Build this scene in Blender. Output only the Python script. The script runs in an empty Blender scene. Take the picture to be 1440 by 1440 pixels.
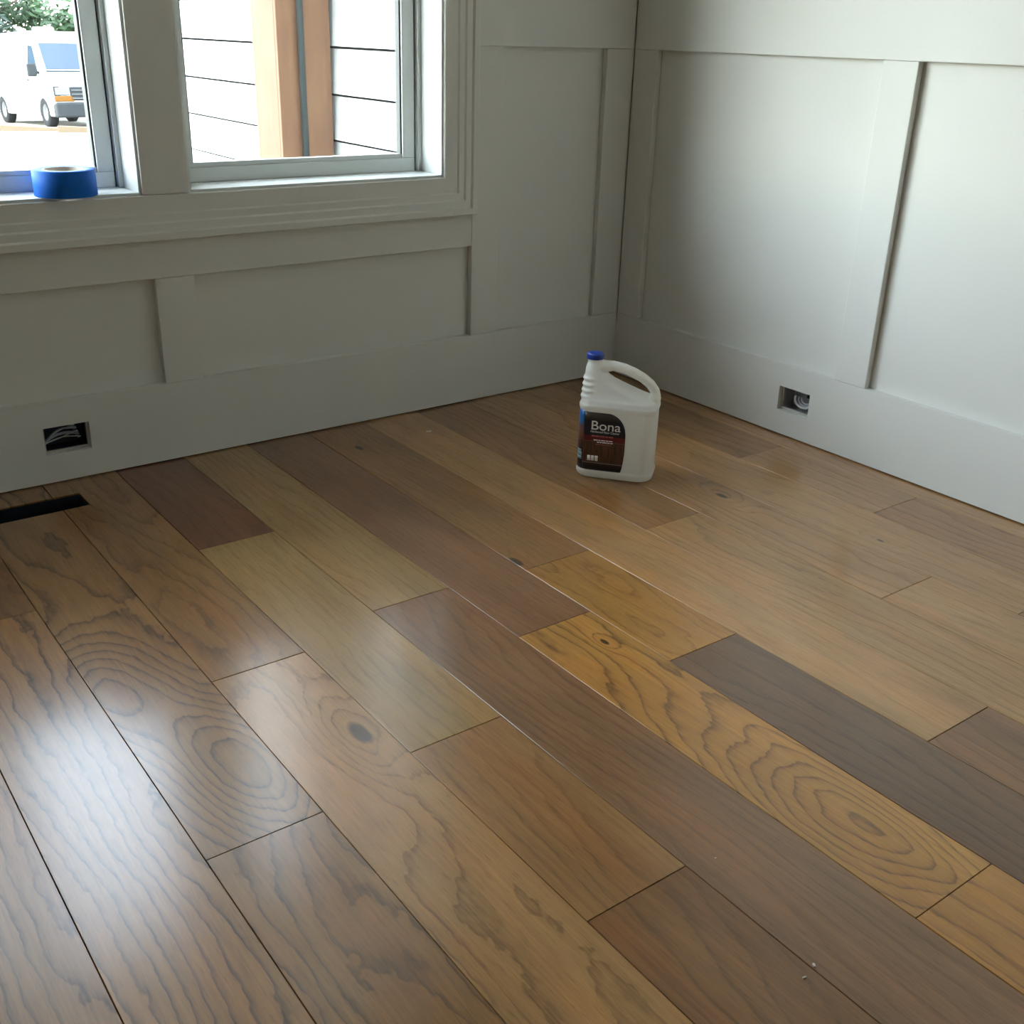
import bpy, bmesh, math, random
from mathutils import Vector, Matrix, noise as mnoise

random.seed(7)
scene = bpy.context.scene
col = scene.collection
PI = math.pi

# ------------------------------------------------------------------ camera
cam_d = bpy.data.cameras.new('camera')
cam_d.sensor_width = 36.0
cam_d.lens = 1520.06 / 1440 * 36.0
cam_d.clip_start = 0.02
cam_d.clip_end = 300
cam = bpy.data.objects.new('camera', cam_d)
col.objects.link(cam)
R_ = Vector((0.80296958, -0.59537755, 0.02766637))
U_ = Vector((0.22138008, 0.34102377, 0.9136157))
D_ = Vector((0.55338117, 0.72748083, -0.40563644))
m = Matrix(((R_.x, U_.x, -D_.x), (R_.y, U_.y, -D_.y), (R_.z, U_.z, -D_.z))).to_4x4()
m.translation = Vector((-2.13899, -2.33148, 0.928))
cam.matrix_world = m
scene.camera = cam

# ------------------------------------------------------------------ world, sun, exposure
SUN_DIR = Vector((-0.68, 0.02, 0.73)).normalized()      # towards the sun
world = bpy.data.worlds.new('world')
scene.world = world
world.use_nodes = True
wn = world.node_tree.nodes
wl = world.node_tree.links
wn.clear()
sky = wn.new('ShaderNodeTexSky')
sky.sky_type = 'NISHITA'
sky.sun_disc = False
sky.sun_elevation = math.asin(SUN_DIR.z)
sky.sun_rotation = math.atan2(SUN_DIR.x, SUN_DIR.y)
sky.air_density = 1.2
sky.dust_density = 0.6
sky.ozone_density = 0.6
bg = wn.new('ShaderNodeBackground')
bg.inputs['Strength'].default_value = 0.42
wo = wn.new('ShaderNodeOutputWorld')
hs = wn.new('ShaderNodeHueSaturation')
hs.inputs['Saturation'].default_value = 0.40
wl.new(sky.outputs[0], hs.inputs['Color'])
wl.new(hs.outputs[0], bg.inputs['Color'])
wl.new(bg.outputs[0], wo.inputs['Surface'])

sun_d = bpy.data.lights.new('sun', 'SUN')
sun_d.energy = 1.7
sun_d.angle = math.radians(1.0)
sun_d.color = (1.0, 0.95, 0.86)
sun = bpy.data.objects.new('sun', sun_d)
sun.rotation_euler = SUN_DIR.to_track_quat('Z', 'Y').to_euler()
col.objects.link(sun)

scene.view_settings.view_transform = 'Standard'
scene.view_settings.look = 'None'
scene.view_settings.gamma = 1.0
scene.view_settings.use_curve_mapping = False
scene.view_settings.exposure = 3.76

# window portals only guide the sampling of the sky; they give off nothing
for px0, px1, pz0, pz1 in ((-2.765, -2.115, 0.595, 2.255), (-2.014, -1.364, 0.595, 2.255), (-1.263, -0.613, 0.595, 2.255)):
    ld = bpy.data.lights.new('window_portal', 'AREA')
    ld.shape = 'RECTANGLE'
    ld.size = px1 - px0
    ld.size_y = pz1 - pz0
    ld.cycles.is_portal = True
    lo = bpy.data.objects.new('window_portal', ld)
    lo.location = ((px0 + px1) / 2, 0.155, (pz0 + pz1) / 2)
    lo.rotation_euler = (-PI / 2, 0, 0)
    col.objects.link(lo)


# ------------------------------------------------------------------ helpers
class Nodes:
    def __init__(self, name):
        self.mat = bpy.data.materials.new(name)
        self.mat.use_nodes = True
        self.t = self.mat.node_tree
        self.t.nodes.clear()
        self.out = self.t.nodes.new('ShaderNodeOutputMaterial')

    def add(self, typ, ins=None, **props):
        n = self.t.nodes.new(typ)
        for k, v in props.items():
            setattr(n, k, v)
        for k, v in (ins or {}).items():
            s = n.inputs[k]
            if isinstance(v, bpy.types.NodeSocket):
                self.t.links.new(v, s)
            else:
                s.default_value = v
        return n

    def math(self, op, a, b=None, c=None, clamp=False):
        ins = {0: a}
        if b is not None:
            ins[1] = b
        if c is not None:
            ins[2] = c
        n = self.add('ShaderNodeMath', ins, operation=op)
        n.use_clamp = clamp
        return n.outputs[0]

    def xyz(self, x, y, z):
        return self.add('ShaderNodeCombineXYZ', {0: x, 1: y, 2: z}).outputs[0]

    def noise(self, vec, scale=1.0, detail=2.0, rough=0.5):
        return self.add('ShaderNodeTexNoise', {'Vector': vec, 'Scale': scale, 'Detail': detail, 'Roughness': rough}).outputs[0]

    def ramp(self, fac, stops, interp='LINEAR'):
        n = self.add('ShaderNodeValToRGB', {0: fac})
        e = n.color_ramp.elements
        n.color_ramp.interpolation = interp
        while len(e) > 1:
            e.remove(e[-1])
        e[0].position = stops[0][0]
        e[0].color = tuple(stops[0][1]) + (1,)
        for p_, c_ in stops[1:]:
            x = e.new(p_)
            x.color = tuple(c_) + (1,)
        return n.outputs[0]

    def mix(self, fac, a, b, blend='MIX'):
        n = self.t.nodes.new('ShaderNodeMix')
        n.data_type = 'RGBA'
        n.blend_type = blend
        for s, v in ((n.inputs[0], fac), (n.inputs[6], a), (n.inputs[7], b)):
            if isinstance(v, bpy.types.NodeSocket):
                self.t.links.new(v, s)
            else:
                s.default_value = v if not isinstance(v, tuple) or len(v) == 4 else tuple(v) + (1,)
        return n.outputs[2]

    def principled(self, **ins):
        conv = {k.replace('_', ' '): v for k, v in ins.items()}
        for k, v in list(conv.items()):
            if isinstance(v, tuple) and len(v) == 3 and 'Normal' not in k:
                conv[k] = tuple(v) + (1,)
        p = self.add('ShaderNodeBsdfPrincipled', conv)
        self.t.links.new(p.outputs[0], self.out.inputs[0])
        return p


def simple(name, color, rough=0.5, metal=0.0, noise_amt=0.06, noise_scale=12.0, bump=0.0, bump_scale=80.0, spec=0.5):
    """a procedural paint / plastic / metal: colour with faint mottling and optional fine relief"""
    N = Nodes(name)
    tc = N.add('ShaderNodeTexCoord').outputs['Object']
    nz = N.noise(tc, noise_scale, 4.0)
    f = N.math('MULTIPLY_ADD', nz, 2 * noise_amt, 1 - noise_amt)
    c = N.mix(1.0, tuple(color), N.add('ShaderNodeCombineColor', {0: f, 1: f, 2: f}).outputs[0], 'MULTIPLY')
    kw = dict(Base_Color=c, Roughness=rough, Metallic=metal)
    if bump:
        b = N.add('ShaderNodeBump', {'Height': N.noise(tc, bump_scale, 3.0), 'Strength': bump, 'Distance': 0.002})
        kw['Normal'] = b.outputs[0]
    p = N.principled(**kw)
    p.inputs['Specular IOR Level'].default_value = spec
    return N.mat


class MB:
    """collects shapes for ONE mesh"""
    def __init__(self):
        self.v = []
        self.f = []
        self.smooth = []

    def box(self, x0, x1, y0, y1, z0, z1):
        x0, x1 = min(x0, x1), max(x0, x1)
        y0, y1 = min(y0, y1), max(y0, y1)
        z0, z1 = min(z0, z1), max(z0, z1)
        b = len(self.v)
        self.v += [(x0, y0, z0), (x1, y0, z0), (x1, y1, z0), (x0, y1, z0), (x0, y0, z1), (x1, y0, z1), (x1, y1, z1), (x0, y1, z1)]
        for q in ((3, 2, 1, 0), (4, 5, 6, 7), (0, 1, 5, 4), (1, 2, 6, 5), (2, 3, 7, 6), (3, 0, 4, 7)):
            self.f.append(tuple(b + i for i in q))
            self.smooth.append(False)
        return self

    def prism(self, poly, axis, a0, a1):
        """poly: 2D outline, counter-clockwise; axis 0/1/2 is the extrusion axis"""
        b = len(self.v)
        n = len(poly)
        for a in (a0, a1):
            for p_, q_ in poly:
                self.v.append([(a, p_, q_), (p_, a, q_), (p_, q_, a)][axis])
        self.f.append(tuple(b + i for i in range(n)))
        self.f.append(tuple(b + n + i for i in reversed(range(n))))
        for i in range(n):
            j = (i + 1) % n
            self.f.append((b + j, b + i, b + n + i, b + n + j))
        self.smooth += [False] * (n + 2)
        return self

    def loft(self, rings, cap=True, smooth=True, closed=True):
        b = len(self.v)
        n = len(rings[0])
        for r in rings:
            self.v += [tuple(p_) for p_ in r]
        for k in range(len(rings) - 1):
            for i in range(n if closed else n - 1):
                j = (i + 1) % n
                self.f.append((b + k * n + i, b + k * n + j, b + (k + 1) * n + j, b + (k + 1) * n + i))
                self.smooth.append(smooth)
        if cap:
            self.f.append(tuple(b + i for i in reversed(range(n))))
            self.f.append(tuple(b + (len(rings) - 1) * n + i for i in range(n)))
            self.smooth += [False, False]
        return self

    def tube(self, pts, rad, seg=8, cap=True):
        pts = [Vector(p_) for p_ in pts]
        rs = rad if isinstance(rad, (list, tuple)) else [rad] * len(pts)
        rings = []
        prev = None
        for i, p_ in enumerate(pts):
            t = (pts[min(i + 1, len(pts) - 1)] - pts[max(i - 1, 0)]).normalized()
            if prev is None:
                a = t.orthogonal().normalized()
            else:
                a = (prev - t * prev.dot(t)).normalized()
            prev = a
            b = t.cross(a)
            rings.append([p_ + (a * math.cos(2 * PI * k / seg) + b * math.sin(2 * PI * k / seg)) * rs[i] for k in range(seg)])
        return self.loft(rings, cap)

    def lathe(self, prof, seg=32, origin=(0, 0, 0), cap=False):
        o = Vector(origin)
        rings = [[o + Vector((r * math.cos(2 * PI * k / seg), r * math.sin(2 * PI * k / seg), z)) for k in range(seg)] for r, z in prof]
        return self.loft(rings, cap)

    def mesh(self, name):
        me = bpy.data.meshes.new(name)
        me.from_pydata([tuple(p_) for p_ in self.v], [], self.f)
        me.polygons.foreach_set('use_smooth', self.smooth)
        bm = bmesh.new()
        bm.from_mesh(me)
        bmesh.ops.recalc_face_normals(bm, faces=bm.faces)
        bm.to_mesh(me)
        bm.free()
        me.update()
        return me

    def build(self, name, mat, parent=None, loc=None, bevel=0.0, seg=2):
        me = self.mesh(name)
        if bevel:
            bm = bmesh.new()
            bm.from_mesh(me)
            es = [e for e in bm.edges if len(e.link_faces) == 2 and e.calc_face_angle() > 0.6]
            bmesh.ops.bevel(bm, geom=es, offset=bevel, segments=seg, profile=0.5, affect='EDGES', clamp_overlap=True)
            bm.to_mesh(me)
            bm.free()
        return obj(name, me, mat, parent, loc)


def obj(name, me, mat, parent=None, loc=None):
    if mat is not None:
        me.materials.clear()
        me.materials.append(mat)
    o = bpy.data.objects.new(name, me)
    col.objects.link(o)
    if parent is not None:
        o.parent = parent
    if loc is not None:
        o.location = loc
    return o


def tag(o, label=None, cat=None, group=None, kind=None):
    if label:
        o['label'] = label
    if cat:
        o['category'] = cat
    if group:
        o['group'] = group
    if kind:
        o['kind'] = kind
    return o


def empty(name, loc=(0, 0, 0), rz=0.0):
    o = bpy.data.objects.new(name, None)
    o.empty_display_size = 0.1
    col.objects.link(o)
    o.location = loc
    o.rotation_euler = (0, 0, rz)
    return o


def struct(o):
    o['kind'] = 'structure'
    return o


# ------------------------------------------------------------------ materials
M = {}


def paint(name, color, rough):
    N = Nodes(name)
    tc = N.add('ShaderNodeTexCoord').outputs['Object']
    big = N.noise(tc, 2.3, 3.0)
    f = N.math('MULTIPLY_ADD', big, 0.05, 0.975)
    c = N.mix(1.0, tuple(color), N.add('ShaderNodeCombineColor', {0: f, 1: f, 2: f}).outputs[0], 'MULTIPLY')
    h = N.math('ADD', N.noise(tc, 260.0, 2.0), N.math('MULTIPLY', N.noise(tc, 30.0, 3.0), 1.2))
    b = N.add('ShaderNodeBump', {'Height': h, 'Strength': 0.10, 'Distance': 0.0012})
    p = N.principled(Base_Color=c, Roughness=rough, Normal=b.outputs[0])
    p.inputs['Specular IOR Level'].default_value = 0.3
    return N.mat


M['paint'] = paint('wall_paint', (0.735, 0.73, 0.68), 0.62)
M['ceiling'] = paint('ceiling_paint', (0.72, 0.71, 0.69), 0.9)
M['vinyl'] = simple('window_vinyl', (0.66, 0.685, 0.665), 0.4, noise_amt=0.02)
M['gasket'] = simple('rubber_gasket', (0.05, 0.055, 0.055), 0.6)
M['subfloor'] = simple('plywood', (0.16, 0.11, 0.07), 0.9, noise_amt=0.25, noise_scale=30)
M['wrap'] = simple('lap_shadow_black', (0.006, 0.006, 0.007), 1.0, spec=0.0)  # black backing colour stands in for the shade under the siding laps
M['rear_paint'] = paint('rear_wall_paint', (0.72, 0.71, 0.69), 0.6)
M['siding'] = simple('siding_paint', (0.42, 0.43, 0.44), 0.6, noise_amt=0.02, bump=0.15, bump_scale=60)
M['concrete'] = simple('concrete', (0.42, 0.41, 0.39), 0.9, noise_amt=0.15, noise_scale=5, bump=0.3)
M['pipe'] = simple('grey_pipe', (0.022, 0.029, 0.031), 0.6, spec=0.2)
M['blue_tape'] = simple('blue_crepe_tape', (0.004, 0.14, 0.62), 0.6, noise_amt=0.12, noise_scale=60, bump=0.3, bump_scale=400, spec=0.25)
M['card'] = simple('cardboard_core', (0.55, 0.50, 0.42), 0.8)
M['hdpe'] = simple('white_plastic', (0.93, 0.915, 0.855), 0.33, noise_amt=0.01)
def make_translucent(mat, col_, amount):
    nt = mat.node_tree
    pb = [n_ for n_ in nt.nodes if n_.type == 'BSDF_PRINCIPLED'][0]
    out = [n_ for n_ in nt.nodes if n_.type == 'OUTPUT_MATERIAL'][0]
    tl = nt.nodes.new('ShaderNodeBsdfTranslucent')
    tl.inputs['Color'].default_value = col_
    mx = nt.nodes.new('ShaderNodeMixShader')
    mx.inputs[0].default_value = amount
    nt.links.new(pb.outputs[0], mx.inputs[1])
    nt.links.new(tl.outputs[0], mx.inputs[2])
    nt.links.new(mx.outputs[0], out.inputs[0])


make_translucent(M['hdpe'], (0.97, 0.95, 0.89, 1), 0.45)
M['cap_blue'] = simple('blue_cap_plastic', (0.010, 0.045, 0.30), 0.3)
M['galv'] = simple('galvanised_steel', (0.45, 0.46, 0.46), 0.45, 0.7, noise_amt=0.2, noise_scale=60)
M['box_blue'] = simple('dark_blue_box_plastic', (0.012, 0.02, 0.045), 0.5)
M['duct'] = simple('dark_sheet_metal', (0.012, 0.018, 0.03), 0.45, 0.3)
M['wire_grey'] = simple('grey_cable_sheath', (0.50, 0.55, 0.62), 0.5)
M['wire_white'] = simple('white_cable_sheath', (0.72, 0.72, 0.70), 0.5)
M['wire_copper'] = simple('bare_copper', (0.60, 0.33, 0.18), 0.35, 0.9)
M['drywall'] = simple('cut_drywall_edge', (0.50, 0.48, 0.44), 0.95, noise_amt=0.3, noise_scale=90, bump=0.6, bump_scale=200)
M['van_white'] = simple('van_white_paint', (0.30, 0.305, 0.31), 0.35, noise_amt=0.01, spec=0.3)
M['van_glass'] = simple('van_window_glass', (0.016, 0.028, 0.045), 0.08, noise_amt=0.2, noise_scale=1, spec=0.35)
M['dark_plastic'] = simple('dark_grey_plastic', (0.020, 0.022, 0.024), 0.7, spec=0.1)
M['tyre'] = simple('tyre_rubber', (0.010, 0.010, 0.011), 0.9, spec=0.1)
M['wheel'] = simple('wheel_paint', (0.07, 0.072, 0.075), 0.6, 0.0, noise_amt=0.3, spec=0.2)
M['lamp_clear'] = simple('headlamp_lens', (0.085, 0.09, 0.095), 0.2, spec=0.3)
M['amber'] = simple('amber_lens', (0.110, 0.045, 0.006), 0.5, spec=0.1)
M['bark'] = simple('bark', (0.10, 0.075, 0.05), 0.95, noise_amt=0.3, noise_scale=9)
M['lumber'] = simple('pale_lumber', (0.068, 0.047, 0.026), 0.9, noise_amt=0.15, noise_scale=6)
M['chip'] = simple('wood_chip', (0.62, 0.50, 0.38), 0.8)
M['shingle'] = simple('roof_shingle', (0.08, 0.08, 0.085), 0.9, noise_amt=0.3, noise_scale=20)
M['soffit'] = simple('soffit_paint', (0.70, 0.70, 0.68), 0.7, noise_amt=0.02)


def glass_mat(name, tint):
    N = Nodes(name)
    fc = N.add('ShaderNodeLayerWeight', {'Blend': 0.5}).outputs['Facing']
    fr = N.math('MULTIPLY_ADD', N.math('POWER', fc, 5.0), 0.96, 0.04)
    tr = N.add('ShaderNodeBsdfTransparent', {'Color': tint})
    gl = N.add('ShaderNodeBsdfGlossy', {'Roughness': 0.01, 'Color': (1, 1, 1, 1)})
    mx = N.add('ShaderNodeMixShader', {0: fr, 1: tr.outputs[0], 2: gl.outputs[0]})
    N.t.links.new(mx.outputs[0], N.out.inputs[0])
    return N.mat


M['glass'] = glass_mat('coated_window_glass', (0.80, 0.83, 0.82, 1))


def cedar_mat():
    N = Nodes('cedar_boards')
    tc = N.add('ShaderNodeTexCoord').outputs['Object']
    s = N.add('ShaderNodeSeparateXYZ', {0: tc})
    q = N.xyz(N.math('MULTIPLY', s.outputs[0], 22.0), N.math('MULTIPLY', s.outputs[1], 22.0), N.math('MULTIPLY', s.outputs[2], 2.2))
    n1 = N.noise(q, 1.0, 5.0, 0.6)
    n2 = N.noise(tc, 6.0, 3.0)
    c = N.ramp(N.math('ADD', N.math('MULTIPLY', n1, 0.6), N.math('MULTIPLY', n2, 0.4)),
               [(0.25, (0.085, 0.035, 0.014)), (0.5, (0.125, 0.057, 0.026)), (0.75, (0.165, 0.088, 0.042))])
    N.principled(Base_Color=c, Roughness=0.75)
    return N.mat


M['cedar'] = cedar_mat()


def gravel_mat():
    N = Nodes('pale_gravel')
    tc = N.add('ShaderNodeTexCoord').outputs['Object']
    v = N.add('ShaderNodeTexVoronoi', {'Vector': tc, 'Scale': 7.0})
    n = N.noise(tc, 0.5, 5.0, 0.6)
    n2 = N.noise(tc, 6.0, 5.0, 0.7)
    a = N.ramp(n2, [(0.33, (0.020, 0.018, 0.015)), (0.43, (0.125, 0.115, 0.094)), (0.7, (0.20, 0.185, 0.158))])
    b = N.mix(N.math('MULTIPLY', N.math('SUBTRACT', n, 0.45, clamp=True), 3.0, clamp=True), a, (0.105, 0.075, 0.045))
    c = N.mix(0.25, b, v.outputs['Color'], 'SOFT_LIGHT')
    bp = N.add('ShaderNodeBump', {'Height': v.outputs['Distance'], 'Strength': 0.5, 'Distance': 0.03})
    N.principled(Base_Color=c, Roughness=0.95, Normal=bp.outputs[0])
    return N.mat


M['gravel'] = gravel_mat()


def leaf_mat(name, c0, c1):
    N = Nodes(name)
    tc = N.add('ShaderNodeTexCoord').outputs['Object']
    n = N.noise(tc, 1.6, 3.0)
    c = N.ramp(n, [(0.3, c0), (0.7, c1)])
    d = N.add('ShaderNodeBsdfPrincipled', {'Base Color': c, 'Roughness': 0.55})
    t = N.add('ShaderNodeBsdfTranslucent', {'Color': c})
    mx = N.add('ShaderNodeMixShader', {0: 0.2, 1: d.outputs[0], 2: t.outputs[0]})
    N.t.links.new(mx.outputs[0], N.out.inputs[0])
    return N.mat


M['leaf_a'] = leaf_mat('green_foliage', (0.014, 0.038, 0.012), (0.042, 0.092, 0.030))
M['leaf_b'] = leaf_mat('blue_green_foliage', (0.008, 0.022, 0.014), (0.022, 0.052, 0.030))


def oak_mat():
    """stained oak plank: growth rings are contour lines of a stretched noise field with knots added;
    every plank brings its own tone (object colour), ring strength and knots (custom properties)"""
    N = Nodes('stained_oak')
    A = lambda nm: N.add('ShaderNodeAttribute', attribute_type='OBJECT', attribute_name=nm).outputs['Fac']
    tc = N.add('ShaderNodeTexCoord').outputs['Object']
    s = N.add('ShaderNodeSeparateXYZ', {0: tc})
    u, v = s.outputs[0], s.outputs[1]
    oi = N.add('ShaderNodeObjectInfo')
    seed = N.math('MULTIPLY', A('seed'), 17.31)
    # field, in units of rings
    n1 = N.noise(N.xyz(N.math('MULTIPLY', u, 6.5), N.math('MULTIPLY', v, 1.5), seed), 1.0, 1.0, 0.4)
    n2 = N.noise(N.xyz(N.math('MULTIPLY', u, 34.0), N.math('MULTIPLY', v, 13.0), seed), 1.0, 3.0, 0.55)
    F = N.math('MULTIPLY', n1, A('wave'))
    F = N.math('MULTIPLY_ADD', u, A('tilt'), F)
    F = N.math('MULTIPLY_ADD', N.math('SUBTRACT', n2, 0.5), A('jag'), F)
    dark = None
    for k in ('a', 'b'):
        du = N.math('SUBTRACT', u, A('knot_%s_u' % k))
        dv = N.math('MULTIPLY', N.math('SUBTRACT', v, A('knot_%s_v' % k)), A('knot_%s_squash' % k))
        d2 = N.math('ADD', N.math('MULTIPLY', du, du), N.math('MULTIPLY', dv, dv))
        r = A('knot_%s_radius' % k)
        r2 = N.math('MAXIMUM', N.math('MULTIPLY', r, r), 1e-5)
        g = N.math('POWER', 2.718, N.math('MULTIPLY', N.math('DIVIDE', d2, r2), -1.0))
        F = N.math('MULTIPLY_ADD', g, A('knot_%s_rings' % k), F)
        rd = A('knot_%s_core' % k)
        rd2 = N.math('MAXIMUM', N.math('MULTIPLY', rd, rd), 1e-9)
        jd = N.math('MULTIPLY_ADD', N.math('SUBTRACT', n2, 0.5), 1.2, N.math('DIVIDE', d2, rd2))
        core = N.math('SUBTRACT', 1.0, N.math('MULTIPLY', N.math('SUBTRACT', jd, 0.45), 1.4, clamp=True), clamp=True)
        core = N.math('MULTIPLY', core, N.math('GREATER_THAN', rd, 0.0005))
        dark = core if dark is None else N.math('MAXIMUM', dark, core)
    fr = N.math('FRACT', F)
    lr = N.ramp(fr, [(0.0, (1, 1, 1)), (0.07, (0.8,) * 3), (0.20, (0.30,) * 3), (0.45, (0.08,) * 3), (0.75, (0, 0, 0)), (0.95, (0.15,) * 3), (1.0, (1, 1, 1))])
    line = N.add('ShaderNodeSeparateColor', {0: lr}).outputs[0]
    st = N.noise(N.xyz(N.math('MULTIPLY', u, 210.0), N.math('MULTIPLY', v, 9.0), seed), 1.0, 4.0, 0.65)      # fibres
    po = N.noise(N.xyz(N.math('MULTIPLY', u, 620.0), N.math('MULTIPLY', v, 34.0), seed), 1.0, 2.0, 0.6)      # pores
    bl = N.noise(N.xyz(N.math('MULTIPLY', u, 9.0), N.math('MULTIPLY', v, 2.4), N.math('ADD', seed, 5.0)), 1.0, 3.0, 0.55)  # cloudy tone
    stc = N.math('MULTIPLY', N.math('SUBTRACT', st, 0.33), 2.6, clamp=True)
    rs = A('ring')
    ln = N.math('MULTIPLY', line, N.math('MULTIPLY', rs, N.math('MULTIPLY_ADD', stc, -0.55, 1.0)))
    pore = N.math('MULTIPLY', N.math('SUBTRACT', 0.42, po, clamp=True), 5.0, clamp=True)
    val = N.math('MULTIPLY_ADD', ln, -0.82, 1.0)
    val = N.math('MULTIPLY', val, N.math('MULTIPLY_ADD', stc, 0.26, 0.86))
    val = N.math('MULTIPLY', val, N.math('MULTIPLY_ADD', bl, 0.85, 0.58))
    val = N.math('MULTIPLY', val, N.math('MULTIPLY_ADD', pore, -0.35, 1.0))
    val = N.math('MULTIPLY', val, N.math('MULTIPLY_ADD', dark, -0.80, 1.0))
    vc = N.add('ShaderNodeCombineColor', {0: val, 1: val, 2: val}).outputs[0]
    warm = N.mix(N.math('MULTIPLY', N.math('SUBTRACT', N.noise(N.xyz(N.math('MULTIPLY', u, 14.0), N.math('MULTIPLY', v, 2.0), N.math('ADD', seed, 9.0)), 1.0, 2.0), 0.4, clamp=True), 2.2, clamp=True),
                 (1, 1, 1), (1.12, 0.94, 0.78))
    c = N.mix(1.0, N.mix(1.0, oi.outputs['Color'], vc, 'MULTIPLY'), warm, 'MULTIPLY')
    rough = N.math('ADD', N.math('MULTIPLY_ADD', ln, 0.15, 0.38), N.math('MULTIPLY', pore, 0.10))
    h = N.math('ADD', N.math('MULTIPLY', ln, -0.35), N.math('MULTIPLY', N.noise(N.xyz(N.math('MULTIPLY', u, 24.0), N.math('MULTIPLY', v, 7.0), seed), 1.0, 2.0), 0.8))
    h = N.math('ADD', h, N.math('MULTIPLY', pore, -0.35))
    bp = N.add('ShaderNodeBump', {'Height': h, 'Strength': 0.10, 'Distance': 0.0008})
    p = N.principled(Base_Color=c, Roughness=rough, Normal=bp.outputs[0])
    p.inputs['Specular IOR Level'].default_value = 0.15
    p.inputs['Coat Weight'].default_value = 1.0
    p.inputs['Coat Roughness'].default_value = 0.20
    p.inputs['Coat IOR'].default_value = 1.55
    return N.mat


M['oak'] = oak_mat()

# ------------------------------------------------------------------ room shell
ROOM_X0, ROOM_Y0, CEIL = -4.6, -5.2, 2.90
PD = 0.018            # depth of the panel recess
WY0, WY1 = PD, 0.155  # window wall: inner and outer face
WZ0, WZ1 = 0.595, 2.255
WINX = [(-1.263, -0.613), (-2.014, -1.364), (-2.765, -2.115)]  # the last is an unseen window, added for more daylight
BASE_H = 0.183
BOXL = (-1.629, -1.532, 0.066, 0.127)
BOXR = (-0.725, -0.628, 0.064, 0.126)
VENT = (-1.845, -1.593, -0.155, -0.079)

# floor: subfloor slab with the duct opening, planks are its parts
vx0, vx1, vy0, vy1 = VENT

# window wall with two openings (the panel face), its rails and stiles as parts
def slab(axis, a_lim, b_lim, d0, d1, holes):
    """one clean slab with rectangular holes right through it.
    axis 0: a = x, b = z, through y;  axis 1: a = y, b = z, through x;  axis 2: a = x, b = y, through z.  holes: (a0, a1, b0, b1)"""
    A = sorted(set([*a_lim] + [h[0] for h in holes] + [h[1] for h in holes]))
    B = sorted(set([*b_lim] + [h[2] for h in holes] + [h[3] for h in holes]))

    def solid(i_, k_):
        if not (0 <= i_ < len(A) - 1 and 0 <= k_ < len(B) - 1):
            return False
        ca, cb = (A[i_] + A[i_ + 1]) / 2, (B[k_] + B[k_ + 1]) / 2
        return not any(h[0] < ca < h[1] and h[2] < cb < h[3] for h in holes)

    mb = MB()
    idx = {}

    def vid(i_, k_, e):
        if (i_, k_, e) not in idx:
            idx[(i_, k_, e)] = len(mb.v)
            a, b, d = A[i_], B[k_], (d0, d1)[e]
            mb.v.append([(a, d, b), (d, a, b), (a, b, d)][axis])
        return idx[(i_, k_, e)]
    for i_ in range(len(A) - 1):
        for k_ in range(len(B) - 1):
            if not solid(i_, k_):
                continue
            q = [(i_, k_), (i_ + 1, k_), (i_ + 1, k_ + 1), (i_, k_ + 1)]
            mb.f.append(tuple(vid(*c, 0) for c in q))
            mb.f.append(tuple(vid(*c, 1) for c in reversed(q)))
            for n_, (c0, c1) in (((i_, k_ - 1), (q[0], q[1])), ((i_ + 1, k_), (q[1], q[2])), ((i_, k_ + 1), (q[2], q[3])), ((i_ - 1, k_), (q[3], q[0]))):
                if not solid(*n_):
                    mb.f.append((vid(*c1, 0), vid(*c0, 0), vid(*c0, 1), vid(*c1, 1)))
    mb.smooth = [False] * len(mb.f)
    return mb


floor = struct(slab(2, (ROOM_X0, 0.05), (ROOM_Y0, 0.05), -0.10, -0.0165, [VENT]).build('floor', M['subfloor']))
wall_left = struct(slab(0, (ROOM_X0 - 0.15, 0.15), (-0.10, CEIL + 0.1), WY0, WY1, [(x0, x1, WZ0, WZ1) for x0, x1 in WINX] + [BOXL]).build('wall_left', M['paint']))
wall_right = struct(slab(1, (ROOM_Y0 - 0.15, WY0), (-0.10, CEIL + 0.1), PD, 0.16, [BOXR]).build('wall_right', M['paint']))
struct(MB().box(ROOM_X0 - 0.15, 0.16, ROOM_Y0 - 0.15, ROOM_Y0, -0.10, CEIL + 0.1).build('wall_rear', M['rear_paint']))
struct(MB().box(ROOM_X0 - 0.15, ROOM_X0, ROOM_Y0, WY0, -0.10, CEIL + 0.1).build('wall_side', M['rear_paint']))
struct(MB().box(ROOM_X0 - 0.15, 0.16, ROOM_Y0 - 0.15, WY1, CEIL, CEIL + 0.12).build('ceiling', M['ceiling']))

BV = 0.0016
struct(slab(0, (ROOM_X0, 0.0), (0.003, BASE_H), 0.0, PD - 0.0006, [BOXL]).build('baseboard_left', M['paint']))
struct(slab(1, (ROOM_Y0, 0.0), (0.003, BASE_H), 0.0, PD - 0.0006, [BOXR]).build('baseboard_right', M['paint']))
TZ0, TZ1 = 0.8955, 0.985     # top rail of the wainscot
G = 0.0004


def board(name, x0, x1, y0, y1, z0, z1, parent):
    return MB().box(x0, x1, y0, y1, z0, z1).build(name, M['paint'], parent, bevel=BV, seg=2)


Yf, Yb = 0.0, PD - 0.0005
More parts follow.
